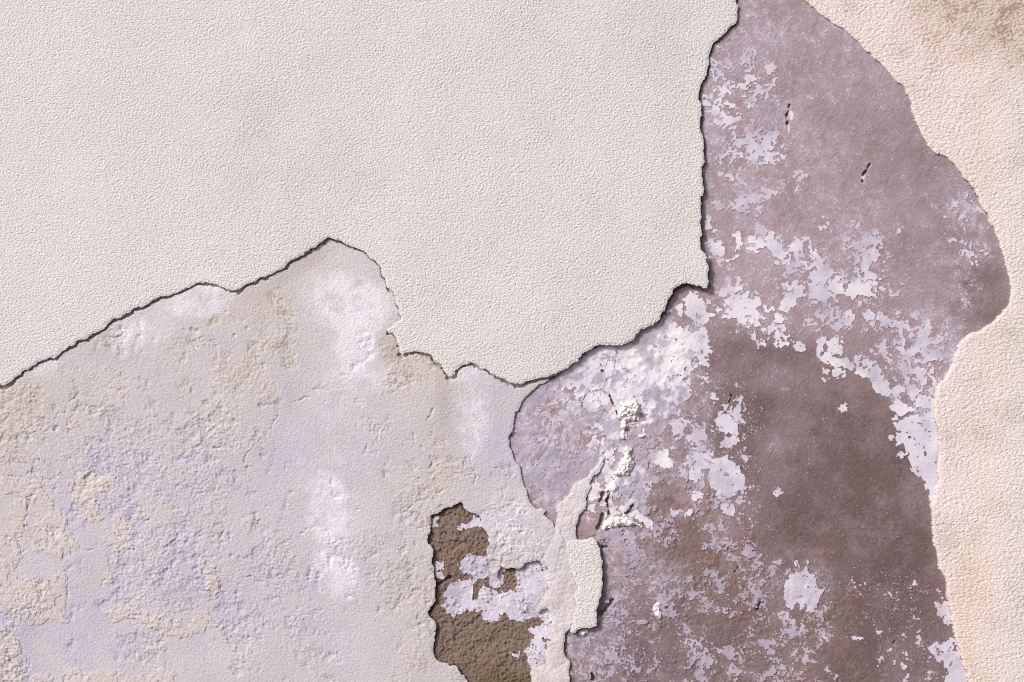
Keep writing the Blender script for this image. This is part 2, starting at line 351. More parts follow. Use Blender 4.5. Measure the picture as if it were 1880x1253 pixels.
# ------------------------------------------------------------------ materials
def lin(c):
    return tuple((x / 255 / 12.92 if x / 255 <= 0.04045 else ((x / 255 + 0.055) / 1.055) ** 2.4) for x in c) + (1.0,)
ALB = 0.86
def alb(c):
    l = lin(c)
    return (l[0] * ALB, l[1] * ALB * 0.985, l[2] * ALB, 1.0)
def material(name, base, mixes=(), spots=(), bumps=(), rough_val=0.95, value_jitter=None):
    m = bpy.data.materials.new(name)
    m.use_nodes = True
    nt = m.node_tree
    n, l = nt.nodes, nt.links
    bsdf = n['Principled BSDF']
    bsdf.inputs['Roughness'].default_value = rough_val
    bsdf.inputs['Specular IOR Level'].default_value = 0.15
    tc = n.new('ShaderNodeTexCoord')
    col = n.new('ShaderNodeRGB')
    col.outputs[0].default_value = alb(base)
    cur = col.outputs[0]
    def mix(fac, c):
        nonlocal cur
        x = n.new('ShaderNodeMix')
        x.data_type = 'RGBA'
        x.clamp_factor = True
        l.new(fac, x.inputs[0])
        l.new(cur, x.inputs[6])
        x.inputs[7].default_value = alb(c)
        cur = x.outputs[2]
    def noise(scale, detail=4.0, rgh=0.6):
        t = n.new('ShaderNodeTexNoise')
        t.inputs['Scale'].default_value = scale
        t.inputs['Detail'].default_value = detail
        t.inputs['Roughness'].default_value = rgh
        l.new(tc.outputs['Object'], t.inputs['Vector'])
        return t.outputs[0]
    for scale, c, lo, hi, amt in spots:
        mr = n.new('ShaderNodeMapRange')
        mr.inputs['From Min'].default_value = lo
        mr.inputs['From Max'].default_value = hi
        mr.inputs['To Max'].default_value = amt
        l.new(noise(scale), mr.inputs['Value'])
        mix(mr.outputs[0], c)
    for a, c, amt in mixes:
        at_ = n.new('ShaderNodeAttribute')
        at_.attribute_name = a
        mu = n.new('ShaderNodeMath')
        mu.operation = 'MULTIPLY'
        mu.inputs[1].default_value = amt
        l.new(at_.outputs['Fac'], mu.inputs[0])
        mix(mu.outputs[0], c)
    l.new(cur, bsdf.inputs['Base Color'])
    prev = None
    for scale, strength, dist in bumps:
        b = n.new('ShaderNodeBump')
        b.inputs['Strength'].default_value = strength
        b.inputs['Distance'].default_value = dist
        if scale < 0:                                   # rounded sand grains with dark crevices between them
            v = n.new('ShaderNodeTexVoronoi')
            v.feature = 'F1'
            v.inputs['Scale'].default_value = -scale
            warp = n.new('ShaderNodeMapping')
            warp.inputs['Rotation'].default_value = (0, math.radians(35), 0)
            warp.inputs['Scale'].default_value = (0.78, 1, 1.2)
            l.new(tc.outputs['Object'], warp.inputs['Vector'])
            l.new(warp.outputs[0], v.inputs['Vector'])
            b.invert = True
            l.new(v.outputs['Distance'], b.inputs['Height'])
        else:
            l.new(noise(scale, 3.0), b.inputs['Height'])
        if prev is not None:
            l.new(prev, b.inputs['Normal'])
        prev = b.outputs[0]
    if prev is not None:
        l.new(prev, bsdf.inputs['Normal'])
    return m

M_BASE = material('brown_render', (163, 143, 147), [('dark', (110, 91, 90), .96), ('ochre', (130, 110, 105), .9), ('purple', (120, 104, 113), .85), ('hole', (129, 112, 101), .9), ('mist', (190, 182, 198), .85), ('wear', (212, 206, 217), .75),
                  ('moss', (98, 92, 54), .85), ('chip', (226, 218, 210), 1.0), ('pit', (121, 103, 91), .8)],
                  [(5, (148, 127, 128), .4, .7, .5), (40, (174, 160, 168), .5, .8, .35), (110, (176, 164, 172), .56, .8, .35), (420, (214, 206, 212), .68, .76, .3), (240, (116, 97, 94), .62, .8, .3)],
                  [(120, .2, .0016), (420, .6, .0012), (900, .5, .0006)])
M_FLAKE = material('lilac_whitewash', (210, 206, 220), [('white', (233, 230, 234), .9), ('dusk', (170, 159, 174), .9)],
                   [(30, (190, 182, 202), .45, .72, .6), (260, (178, 162, 168), .62, .8, .3)], [(260, .25, .0008), (800, .25, .0004)])
M_COAT = material('grey_lilac_plaster', (204, 199, 201), [('beige', (200, 192, 183), .85), ('blue', (193, 189, 207), .8), ('stain', (178, 168, 161), .7), ('chalk', (233, 231, 239), .75)],
                  [(6, (188, 182, 195), .45, .7, .5), (16, (212, 203, 194), .52, .7, .5), (34, (186, 182, 200), .55, .72, .4), (200, (180, 170, 168), .62, .8, .25)],
                  [(-260, .3, .0016), (190, .55, .0016), (420, .5, .001), (900, .3, .0004)])
M_CREAM = material('cream_plaster_scale', (206, 197, 195), [], [(12, (204, 192, 189), .45, .7, .5), (160, (194, 182, 176), .6, .8, .3)],
                   [(190, .6, .002), (300, .35, .001), (900, .25, .0004)])
M_STRIP = material('pale_mortar', (216, 210, 213), [('stain', (198, 187, 180), .8)], [(16, (204, 197, 205), .45, .7, .6), (200, (192, 182, 178), .62, .8, .3)],
                   [(170, .6, .002), (300, .35, .001), (900, .25, .0004)])
M_STUCCO = material('cream_stucco', (226, 222, 219), [('pink', (226, 219, 222), .7), ('grime', (206, 199, 194), .4)],
                    [(4, (216, 212, 208), .42, .7, .6), (2.2, (218, 215, 217), .45, .7, .5), (45, (215, 210, 206), .52, .75, .5), (260, (196, 184, 176), .62, .8, .3)], [(-310, .5, .0021), (380, .75, .0017), (800, .6, .0009)])
M_STUCCO_R = material('stained_stucco', (229, 216, 212), [('ochre', (225, 205, 188), .7), ('green', (214, 213, 207), .7), ('dirt', (204, 189, 175), .9), ('spots', (148, 122, 106), .65)],
                      [(5, (225, 213, 209), .45, .7, .5), (260, (206, 190, 182), .64, .8, .25)], [(-240, .5, .0024), (340, .6, .0015), (700, .3, .0007), (1200, .25, .0004)])
M_EDGE = material('broken_mortar_edge', (128, 110, 92), [], [(120, (96, 78, 62), .45, .7, .7)], [(300, .6, .002)])  # mortar brown, darkened in colour to deepen shade along broken edges
M_EDGE_PALE = material('broken_lime_edge', (214, 205, 200), [], [(120, (190, 178, 168), .45, .7, .5)], [(300, .6, .002)])
M_LUMP = material('white_lime_lump', (236, 230, 227), [], [(120, (222, 213, 207), .5, .75, .5)], [(250, .5, .002), (900, .3, .0005)])
M_CORE = material('masonry', (150, 132, 120), [], [(8, (128, 110, 100), .4, .7, .6)], [(60, .4, .004)])
M_BOUNCE_GROUND = material('bounce_ground', (128, 124, 120), [], [(6, (110, 106, 102), .4, .7, .6)], [(120, .4, .002)])

# ------------------------------------------------------------------ mesh building
def to_xyz(u, v, h, org):
    return np.stack([(u - 940) / 1000 - org[0], -h / 1000 - org[1], 1.5 + (626.5 - v) / 1000 - org[2]], -1)

def new_mesh(name, co, faces, mat, attrs=None):
    me = bpy.data.meshes.new(name)
    nv, nf = len(co), len(faces)
    me.vertices.add(nv)
    me.vertices.foreach_set('co', co.astype(np.float32).ravel())
    me.loops.add(nf * 4)
    me.loops.foreach_set('vertex_index', faces.astype(np.int32).ravel())
    me.polygons.add(nf)
    me.polygons.foreach_set('loop_start', np.arange(0, nf * 4, 4, dtype=np.int32))
    me.polygons.foreach_set('use_smooth', np.ones(nf, bool))
    for k, a in (attrs or {}).items():
        me.attributes.new(k, 'FLOAT', 'POINT').data.foreach_set('value', a.astype(np.float32))
    me.update(calc_edges=True)
    me.materials.append(mat)
    return me

def build(us, vs, ok, F, H, depth, attrs, org, und=0.0, rnd=1.0, rr=1.5):
    """quads where all four corners are ok; rim snapped to F = 0; returns (top co, faces, attrs), (skirt co, faces)"""
    cell = ok[:-1, :-1] & ok[1:, :-1] & ok[:-1, 1:] & ok[1:, 1:]
    if not cell.any():
        return None
    R, C = ok.shape
    used = np.zeros((R, C), bool)
    cnt = np.zeros((R, C), np.int8)
    for a, b in ((0, 0), (1, 0), (0, 1), (1, 1)):
        cnt[a:R - 1 + a, b:C - 1 + b] += cell
    used = cnt > 0
    rim = used & (cnt < 4)
    lim = (np.arange(R) == 0)[:, None] | (np.arange(R) == R - 1)[:, None] | (np.arange(C) == 0)[None, :] | (np.arange(C) == C - 1)[None, :]
    idx = np.full((R, C), -1, np.int64)
    idx[used] = np.arange(used.sum())
    uu, vv = np.meshgrid(us, vs)
    u, v = uu.copy(), vv.copy()
    h = H.copy()
    gu = np.zeros_like(F); gv = np.zeros_like(F)
    if F is not None:
        gv, gu = np.gradient(F, vs, us)
        gn = np.hypot(gu, gv) + 1e-6
        gu, gv = gu / gn, gv / gn
        dist = np.clip(F / np.maximum(gn, 0.25), -1.4 * S, 1.4 * S)
        mv = rim & ~lim & (np.abs(F) < 6)
        u[mv] -= (gu * dist)[mv]
        v[mv] -= (gv * dist)[mv]
        Fi = np.where(mv, 0, np.maximum(F, 0))
        h = h - rnd * np.exp(-Fi / rr)
    co = to_xyz(u[used], v[used], h[used], org)
    a, b = idx[:-1, :-1][cell], idx[1:, :-1][cell]
    c, d = idx[1:, 1:][cell], idx[:-1, 1:][cell]
    faces = np.stack([a, b, c, d], -1)
    at_ = {k: x[used] for k, x in attrs.items()}
    # skirt round the rim
    pc = np.pad(cell, 1)
    segs = []
    gi = np.arange(R * C).reshape(R, C)
    top = cell & ~pc[:-2, 1:-1]; bot = cell & ~pc[2:, 1:-1]; lef = cell & ~pc[1:-1, :-2]; rig = cell & ~pc[1:-1, 2:]
    segs.append(np.stack([gi[:-1, 1:][top], gi[:-1, :-1][top]], -1))
    segs.append(np.stack([gi[1:, :-1][bot], gi[1:, 1:][bot]], -1))
    segs.append(np.stack([gi[:-1, :-1][lef], gi[1:, :-1][lef]], -1))
    segs.append(np.stack([gi[1:, 1:][rig], gi[:-1, 1:][rig]], -1))
    seg = np.concatenate(segs)
    uniq, inv = np.unique(seg, return_inverse=True)
    inv = inv.reshape(seg.shape)
    rows, cols = np.unravel_index(uniq, (R, C))
    ut, vt, ht = u[rows, cols], v[rows, cols], h[rows, cols]
    dp = depth[rows, cols]
    g_u, g_v = gu[rows, cols], gv[rows, cols]
    nu = len(uniq)
    rings, N = [], (3 if und != 0 else 1)
    r = np.random.RandomState(5)
    for k in range(N + 1):
        f = k / N
        off = und * f ** 0.8 +  (0 if k in (0,) else r.uniform(-.25, .25, nu) * und * 0.4)
        rings.append(to_xyz(ut + g_u * off, vt + g_v * off, ht * (1 - f) + dp * f, org))
    sco = np.concatenate(rings)
    sf = []
    for k in range(N):
        p, q = inv[:, 0] + k * nu, inv[:, 1] + k * nu
        sf.append(np.stack([q, p, p + nu, q + nu], -1))
    return (co, faces, at_), (sco, np.concatenate(sf))

def add(name, me, parent=None, loc=None):
    o = bpy.data.objects.new(name, me)
    COL.objects.link(o)
    if parent is not None:
        o.parent = parent
    if loc is not None:
        o.location = loc
    return o
def empty(name, label, cat, loc, group=None):
    o = add(name, None, None, loc)
    o['label'], o['category'] = label, cat
    if group:
        o['group'] = group
    return o
def joined(res, name, mat):
    """top and rim of a small piece as one mesh"""
    (co, fa, at_), (sco, sfa) = res
    allc = np.concatenate([co, sco]); allf = np.concatenate([fa, sfa + len(co)])
    ext = {}
    n = len(sco)
    for k, a in at_.items():
        ext[k] = np.concatenate([a, np.full(n, float(a.mean()))])
    return new_mesh(name, allc, allf, mat, ext)

def bilin(A, us, vs):
    i = np.clip(np.searchsorted(US, us) - 1, 0, len(US) - 2); j = np.clip(np.searchsorted(VS, vs) - 1, 0, len(VS) - 2)
    a = ((us - US[i]) / (US[i + 1] - US[i]))[None, :]; b = ((vs - VS[j]) / (VS[j + 1] - VS[j]))[:, None]
    J, I = j[:, None], i[None, :]
    return (A[J, I] * (1 - a) * (1 - b) + A[J, I + 1] * a * (1 - b) + A[J + 1, I] * (1 - a) * b + A[J + 1, I + 1] * a * b)

def components(mask):
    """4-connected labels by union of row runs"""
    R, C = mask.shape
    d = np.diff(np.pad(mask, ((0, 0), (1, 1))).astype(np.int8), axis=1)
    sr, sc_ = np.nonzero(d == 1); er, ec = np.nonzero(d == -1)
    n = len(sr)
    par = list(range(n))
    def find(x):
        while par[x] != x:
            par[x] = par[par[x]]
            x = par[x]
        return x
    start = np.searchsorted(sr, np.arange(R + 1))
    for r in range(R - 1):
        i, j = start[r], start[r + 1]
        i1, j1 = start[r + 1], start[r + 2]
        while i < i1 and j < j1:
            if sc_[i] < ec[j] and sc_[j] < ec[i]:
                a, b = find(i), find(j)
                if a != b:
                    par[a] = b
            if ec[i] < ec[j]:
                i += 1
            else:
                j += 1
    lab = np.zeros(mask.shape, np.int32)
    roots = {}
    for i in range(n):
        k = roots.setdefault(find(i), len(roots) + 1)
        lab[sr[i], sc_[i]:ec[i]] = k
    return lab, len(roots)

# ------------------------------------------------------------------ ground and wall
me = bpy.data.meshes.new('bounce_ground')
me.from_pydata([(-60, -60, 0), (60, -60, 0), (60, 60, 0), (-60, 60, 0)], [], [(0, 1, 2, 3)])
me.materials.append(M_BOUNCE_GROUND)
pv = add('bounce_ground', me)  # unseen ground sheet, added to bounce light onto the wall
pv['kind'] = 'structure'

WALL = (0.0, 0.0, 0.0)
wall = empty('wall', 'old plastered wall with its brown render laid bare between the remaining sheets of stucco', 'wall', WALL)

def box(x0, x1, y0, y1, z0, z1):
    vs_ = [(x, y, z) for x in (x0, x1) for y in (y0, y1) for z in (z0, z1)]
    fs = [(0, 1, 3, 2), (4, 6, 7, 5), (0, 4, 5, 1), (2, 3, 7, 6), (0, 2, 6, 4), (1, 5, 7, 3)]
    return vs_, fs
me = bpy.data.meshes.new('masonry_core')
me.from_pydata(*[box(-2.44, 2.46, 0.022, 0.32, 0.0, 3.42)[0], [], box(-2.44, 2.46, 0.022, 0.32, 0.0, 3.42)[1]])
me.materials.append(M_CORE)
add('masonry_core', me, wall)

# scattered flakes: coverage 0..1 of the render, broken up by noise
WASH = ([(1010, 690), (1085, 640), (1180, 600), (1218, 585)] + P(1180, 500, K, [(370, 380), (320, 410), (420, 450), (430, 560), (440, 640), (400, 700), (340, 750), (330, 830), (330, 910), (270, 960), (220, 1000), (180, 1090)])
   + P(900, 660, K, [(1260, 470), (1220, 500), (1290, 600), (1210, 620), (1320, 740), (1300, 830), (1310, 920), (1220, 890), (1150, 950), (1130, 1010), (1180, 1150), (1170, 1220)])
   + [(1100, 990), (1090, 960), (1080, 880), (1105, 810), (1085, 770), (1060, 740), (1040, 720)])
wash_d = smooth(sdf(WASH, US, VS, 40), -8, 10)
left_d = smooth(sdf([(1020, 690), (1060, 720), (1100, 780), (1100, 850), (1050, 900), (1010, 945), (930, 900), (930, 720)], US, VS, 40), -10, 10)
dens = np.maximum.reduce([wash_d * (0.95 - 0.2 * smooth(V, 720, 860)), left_d * 0.66,
    blobs([(1318, 180, 18, 36, 10, .82), (1330, 215, 30, 22, 0, .42), (1345, 130, 40, 50, 0, .28), (1370, 260, 45, 50, 0, .40), (1390, 170, 40, 50, 0, .25), (1350, 330, 50, 60, 0, .3), (1400, 350, 60, 30, 0, .28),
           (1480, 480, 50, 28, 20, .55), (1540, 500, 45, 40, 0, .5), (1580, 450, 50, 40, 0, .35), (1570, 530, 60, 30, 0, .55), (1500, 540, 50, 40, 0, .45), (1560, 580, 50, 20, 0, .4), (1630, 590, 60, 20, 0, .38),
           (1690, 650, 80, 40, 35, .52), (1700, 690, 60, 50, 40, .55), (1720, 730, 40, 40, 0, .6), (1400, 470, 80, 40, 0, .2), (1340, 540, 40, 30, 0, .2), (1400, 600, 50, 18, 0, .3), (1290, 650, 12, 50, 0, .45),
           (1270, 830, 35, 60, 0, .35), (1310, 930, 50, 50, 0, .4), (1340, 790, 40, 60, 0, .3), (1245, 790, 18, 30, 0, .4), (1350, 1010, 60, 22, 20, .5), (1330, 960, 50, 30, 0, .4),
           (1770, 400, 30, 60, -30, .22), (1790, 430, 16, 40, 0, .2), (1475, 1130, 55, 60, 0, .42), (1420, 1170, 70, 70, 0, .38), (1400, 1060, 60, 40, 0, .4),
           (1250, 1090, 60, 40, 0, .45), (1170, 1030, 30, 50, 0, .55), (1220, 980, 30, 30, 0, .55), (1150, 960, 50, 50, 0, .6), (1120, 1120, 50, 40, 0, .5), (1080, 1200, 60, 60, 0, .5), (1200, 1200, 120, 60, 0, .36),
           (1330, 1230, 80, 40, 0, .45), (1460, 1240, 70, 40, 0, .42), (1310, 1090, 80, 50, 0, .45), (1560, 1080, 20, 14, 0, .3), (1230, 1140, 70, 40, 0, .4), (1650, 1130, 60, 60, 0, .07), (1680, 1220, 40, 40, 0, .1)])])
dens = np.clip(dens - 0.10 * low_m, 0.0015, 0.985)
thin = smooth(at(T_FLECK) * 0.55 + at(T_DUST) * 0.65 + at(T_FBM2) * 0.4 - np.log((1 - dens) / dens) * (0.38 + 0.22 * low_m) , -0.3, 0.9) * (dens > 0.01)
fine_wear = np.clip(np.maximum(fine_wear, thin * 0.8 * (1 - hole_m)), 0, 1)
COVER = np.maximum.reduce([FU, FR, FC, FS])
base_ok = COVER < 16
attrs = {'dark': dark, 'ochre': ochre, 'mist': mist, 'wear': fine_wear, 'moss': moss, 'chip': chip, 'pit': pit, 'purple': purple, 'hole': hole_m}
res = build(US, VS, base_ok, None if False else np.where(base_ok, 9.0, 8.9), h_base, h_base - 12, attrs, WALL, rnd=0)
(co, fa, at_), _ = res
base = add('brown_render', new_mesh('brown_render', co, fa, M_BASE, at_), wall)
base['label'] = 'smooth brown undercoat laid bare, hazed with lilac lime and darkening to the lower right'

# ------------------------------------------------------------------ coats of plaster on the wall
def org_of(F, us=US, vs=VS):
    m = (F > 0) & (U > 0) & (U < 1880) & (V > 0) & (V < 1253)
    return ((float(U[m].mean()) - 940) / 1000, 0.0, 1.5 + (626.5 - float(V[m].max())) / 1000)

def coat_thing(name, label, cat, F, H, depth, attrs, m_face, m_edge, face_name, und, rnd, rr, cut=None, parent_group=None):
    org = org_of(F)
    ok = F > -0.5 * np.minimum(LS, 8)
    if cut is not None:
        ok = ok & cut
    lb, nc = components(ok[:-1, :-1] & ok[1:, :-1] & ok[:-1, 1:] & ok[1:, 1:])
    big = lb == (1 + np.argmax(np.bincount(lb.ravel())[1:]))
    kp = np.zeros(ok.shape, bool)
    for a_, b_ in ((0, 0), (1, 0), (0, 1), (1, 1)):
        kp[a_:ok.shape[0] - 1 + a_, b_:ok.shape[1] - 1 + b_] |= big
    ok = kp
    (co, fa, at_), (sc, sf) = build(US, VS, ok, F, H, depth, attrs, org, und, rnd, rr)
    t = empty(name, label, cat, org)
    f = add(face_name, new_mesh(face_name, co, fa, m_face, at_), t)
    e = add('broken_edge', new_mesh('broken_edge', sc, sf, m_edge), t)
    return t, f, org

pink = np.clip(smooth(420 - U, 0, 420) * 0.9 + 0.15 * at(T_MID), 0, 1)  # pink light-leak toning towards the left, put into the stucco colour
grime = np.clip(blobs([(560, 300, 200, 90, 20, .35), (1100, 430, 120, 80, 0, .25), (1180, 60, 60, 60, 0, .5), (620, 60, 160, 50, 0, .3), (1000, 200, 90, 120, 0, .25)]) * (1 + 0.5 * at(T_MID)), 0, 1)
upper, upper_face, _ = coat_thing('stucco_sheet', 'large cream coarse stucco sheet filling the upper left with a ragged lower edge', 'stucco',
           FU, h_up, h_base * 0 - 1.0, {'pink': pink, 'grime': grime}, M_STUCCO, M_EDGE, 'stucco_face', 9.0, 1.3, 2.0)

r_ochre = np.clip(blobs([(1778, 1120, 30, 110, 8, 1.2), (1730, 80, 60, 14, 50, .8), (1760, 105, 50, 12, 20, .9), (1800, 330, 25, 120, 5, .5), (1830, 620, 40, 90, 0, .45), (1790, 1200, 30, 80, 0, .8), (1800, 850, 30, 90, 0, .35)]) * (1 + .3 * at(T_MID)), 0, 1)
r_green = np.clip(smooth(U, 1790, 1890) * 0.8 + 0.15 * at(T_MID), 0, 1)  # greenish light-leak toning towards the right, put into the stucco colour
r_spots = np.clip(dirt_r * smooth(at(T_FLECK) * 0.5 + at(T_DUST) * 0.4 + at(T_BLOT) * 0.5, 0.0, 1.5), 0, 1)
right, right_face, _ = coat_thing('stucco_sheet', 'pinkish coarse stucco sheet with ochre stains running down the right side', 'stucco',
           FR, h_rt, h_base * 0 - 1.0, {'ochre': r_ochre, 'green': r_green, 'dirt': dirt_r, 'spots': r_spots}, M_STUCCO_R, M_EDGE_PALE, 'stucco_face', -1.5, 1.6, 3.0)

chalk = np.clip(blobs([(368, 553, 54, 24, -12, 1.2), (265, 605, 62, 34, -20, .55), (85, 675, 30, 12, -25, .6), (640, 560, 66, 44, 10, 1.25), (650, 640, 36, 60, 0, 1.0), (655, 690, 55, 30, 0, .65), (620, 745, 60, 30, 0, .35),
              (598, 912, 36, 42, 12, .9), (606, 960, 40, 38, 0, .88), (598, 1032, 24, 26, 0, .75), (625, 1062, 34, 36, 20, .85), (640, 1190, 40, 50, 0, .3), (630, 800, 60, 330, 2, .34), (590, 900, 60, 160, 0, .3), (868, 765, 30, 60, 0, .75), (875, 745, 14, 14, 0, 1.0), (870, 690, 40, 30, 0, .6), (610, 800, 100, 50, 0, .25), (960, 960, 70, 60, 0, .55)]) + 0.0, 0, 1)
chalk = smooth(chalk * (1 + 0.22 * at(T_BLOT) + 0.14 * at(T_FLECK) + 0.03 * at(T_DUST)), 0.08, 1.05)
near_edge = np.exp(-np.maximum(-FU, 0) / 22.0)
beige = np.clip(near_edge * 0.35 + 0.25 * rough_c + blobs([(480, 560, 60, 40, -20, .6), (60, 740, 120, 40, 0, .6), (780, 700, 60, 50, 0, .6), (830, 860, 70, 90, 0, .6), (760, 1130, 60, 130, 0, .75), (20, 820, 60, 100, 0, .6), (450, 700, 80, 80, 0, .4), (820, 980, 40, 100, 0, .5), (180, 900, 160, 100, 0, .3)])
                + .18 * at(T_BLOT) * (1 - chalk), 0, 1)
blue = np.clip(0.15 * smooth(V, 600, 1000) * (at(T_MID) > -9) + blobs([(540, 1050, 160, 130, 0, .5), (450, 900, 120, 100, 0, .45), (240, 900, 150, 110, 0, .75), (120, 1170, 110, 70, 0, .9), (300, 1080, 180, 90, 0, .75), (900, 800, 45, 130, 0, .7), (560, 830, 120, 100, 0, .4), (170, 1030, 90, 80, 0, .6), (640, 1150, 100, 80, 0, .3)]) * np.clip(.8 + .5 * at(T_BLOT) + .3 * at(T_TERR), 0, 1.7), 0, 1)
stain = np.clip(blobs([(720, 640, 22, 34, 0, .6), (815, 720, 12, 60, 0, .5), (430, 545, 60, 12, -10, .4), (555, 490, 70, 10, -30, .5)]) + 0.2 * rough_c * smooth(at(T_BLOT), .3, 1.5), 0, 1)
coat, coat_face, coat_org = coat_thing('grey_plaster_coat', 'worn grey lilac plaster coat with chalky patches below the upper left stucco', 'plaster coat',
           FC, h_coat, h_base - 1.5, {'chalk': chalk, 'beige': beige, 'blue': blue, 'stain': stain}, M_COAT, M_EDGE, 'plaster_face', 5.0, 0.9, 1.6, cut=(FU < 14))
s_stain = np.clip(.3 * at(T_BLOT) + blobs([(1015, 1200, 30, 50, 0, .7), (1000, 1110, 14, 30, 0, .4)]), 0, 1)
strip, strip_face, _ = coat_thing('mortar_strip', 'narrow pale mortar strip running down beside the dark patched hole', 'mortar',
           FS, np.maximum(h_strip, np.where(FC > -6, coat_low + 0.8, 0)), h_base - 1.5, {'stain': s_stain}, M_STRIP, M_EDGE_PALE, 'mortar_face', 1.0, 1.6, 3.0)
slab, slab_face, _ = coat_thing('stucco_fragment', 'small upright slab of coarse stucco left standing alone on the pale mortar strip', 'stucco',
           FB, h_sl, h_base - 1.5, {'pink': pink * 0, 'grime': grime * 0}, M_STUCCO, M_EDGE, 'stucco_face', 2.5, 1.2, 2.0)

# ------------------------------------------------------------------ flakes of whitewash on the brown render
FREE = np.maximum.reduce([FU, FR, FC, FS, FB])       # > 0 where some coat covers the render
def flake_attrs(us, vs, white, dusk):
    uu, vv = np.meshgrid(us, vs)
    w = np.clip(white + 0.25 * at(T_MID, us, vs), 0, 1)
    return {'white': w, 'dusk': np.clip(dusk + 0.2 * at(T_BLOT, us, vs), 0, 1)}

TR = []
def tr(u0, v0, k, white, dusk, *polys):
    for p in polys:
        TR.append((P(u0, v0, k, p), white, dusk))
tr(1180, 500, K, .55, .0,
   [(290, 190), (350, 130), (400, 150), (400, 180), (440, 200), (470, 250), (465, 280), (530, 300), (520, 325), (480, 330), (485, 360), (460, 385), (400, 390), (370, 370), (340, 330), (310, 300), (305, 240)],
   [(180, 290), (205, 260), (240, 235), (283, 228), (296, 250), (275, 315), (240, 310), (250, 280), (220, 270)],
   [(560, 110), (600, 85), (660, 100), (690, 40), (700, 60), (690, 80), (720, 110), (690, 150), (640, 155), (600, 180), (555, 165)],
   [(565, 230), (610, 190), (660, 160), (720, 165), (740, 130), (775, 140), (770, 180), (800, 195), (800, 165), (840, 170), (850, 230), (830, 270), (860, 310), (895, 330), (880, 345), (840, 338), (795, 345), (780, 395), (740, 400), (690, 390), (675, 340), (640, 330), (575, 335), (600, 290), (610, 260)],
   [(520, 240), (550, 235), (565, 270), (540, 280)],
   [(803, 356), (845, 350), (855, 375), (830, 400), (797, 398)],
   [(870, 240), (900, 265), (945, 245), (940, 275), (905, 290), (875, 265)],
   [(930, 310), (980, 300), (1015, 340), (995, 365), (960, 385), (945, 345)],
   [(1000, 90), (1040, 65), (1060, 100), (1080, 70), (1110, 60), (1120, 100), (1150, 95), (1165, 140), (1200, 150), (1170, 185), (1110, 195), (1115, 225), (1080, 240), (1050, 285), (1010, 290), (975, 250), (1000, 215), (1010, 180), (1050, 160), (1040, 110), (1000, 120)])
tr(1180, 500, K, .35, .0,
   [(1310, 110), (1330, 60), (1390, 20), (1415, 40), (1400, 70), (1440, 95), (1445, 140), (1410, 165), (1370, 155), (1340, 130)],
   [(1460, 150), (1500, 60), (1560, 70), (1640, 60), (1690, 75), (1650, 120), (1660, 170), (1620, 190), (1560, 170), (1500, 190)],
   [(1430, 320), (1480, 270), (1530, 290), (1520, 350), (1490, 390), (1450, 390), (1440, 350)],
   [(1590, 290), (1640, 265), (1680, 300), (1670, 345), (1620, 350), (1585, 320)],
   [(925, 505), (985, 490), (1010, 495), (1020, 445), (1048, 460), (1045, 530), (990, 545), (960, 555), (940, 530)],
   [(1070, 490), (1100, 515), (1150, 505), (1175, 550), (1140, 570), (1100, 550), (1085, 525)],
   [(850, 480), (885, 490), (875, 545), (850, 515)], [(780, 485), (805, 430), (825, 460), (815, 485)],
   [(860, 410), (890, 410), (890, 440), (865, 435)], [(960, 425), (985, 410), (980, 475), (965, 450)],
   [(1240, 600), (1255, 500), (1270, 465), (1315, 470), (1308, 520), (1293, 570), (1260, 615)],
   [(1322, 520), (1335, 470), (1385, 455), (1430, 470), (1440, 520), (1445, 570), (1420, 598), (1370, 592), (1330, 560)],
   [(1265, 630), (1310, 580), (1340, 575), (1370, 602), (1415, 618), (1404, 680), (1360, 680), (1310, 665)],
   [(1424, 640), (1460, 595), (1500, 640), (1535, 680), (1510, 705), (1460, 690), (1416, 676)],
   [(1358, 692), (1410, 692), (1465, 720), (1460, 750), (1430, 760), (1395, 780), (1380, 740), (1360, 720)],
   [(1525, 740), (1545, 690), (1580, 672), (1560, 640), (1590, 605), (1640, 640), (1700, 655), (1725, 720), (1730, 760), (1780, 800), (1790, 850), (1800, 895), (1750, 885), (1680, 860), (1640, 795), (1610, 760), (1560, 750)],
   [(1508, 640), (1520, 600), (1578, 602), (1552, 640), (1570, 668), (1540, 680)],
   [(1280, 675), (1310, 690), (1340, 710), (1330, 740), (1300, 730)], [(1285, 770), (1320, 750), (1345, 765), (1310, 795)],
   [(1400, 1000), (1410, 965), (1460, 940), (1475, 985), (1480, 1005), (1440, 1000)],
   [(485, 890), (500, 870), (520, 875), (525, 895), (550, 910), (540, 925), (510, 930)],
   [(520, 1060), (560, 1050), (580, 1020), (630, 1040), (660, 1080), (700, 1085), (690, 1130), (640, 1165), (590, 1160), (550, 1120)],
   [(570, 1240), (600, 1190), (660, 1172), (690, 1200), (670, 1240), (620, 1260)])
tr(1080, 280, K, .4, .0,
   [(860, 680), (900, 640), (950, 640), (960, 665), (980, 690), (985, 740), (950, 765), (900, 740), (865, 715)],
   [(1040, 590), (1080, 575), (1115, 610), (1100, 690), (1060, 710), (1070, 650)],
   [(1125, 610), (1180, 590), (1200, 630), (1225, 600), (1270, 620), (1300, 560), (1330, 580), (1340, 620), (1390, 600), (1360, 630), (1390, 680), (1430, 720), (1420, 760), (1370, 770), (1320, 730), (1280, 690), (1200, 715), (1140, 690)],
   [(1320, 780), (1380, 785), (1450, 760), (1430, 810), (1340, 800)], [(840, 490), (870, 465), (895, 500), (890, 550), (850, 555)],
   [(900, 545), (930, 540), (925, 580), (905, 578)], [(1000, 770), (1080, 740), (1060, 775), (1010, 785)])
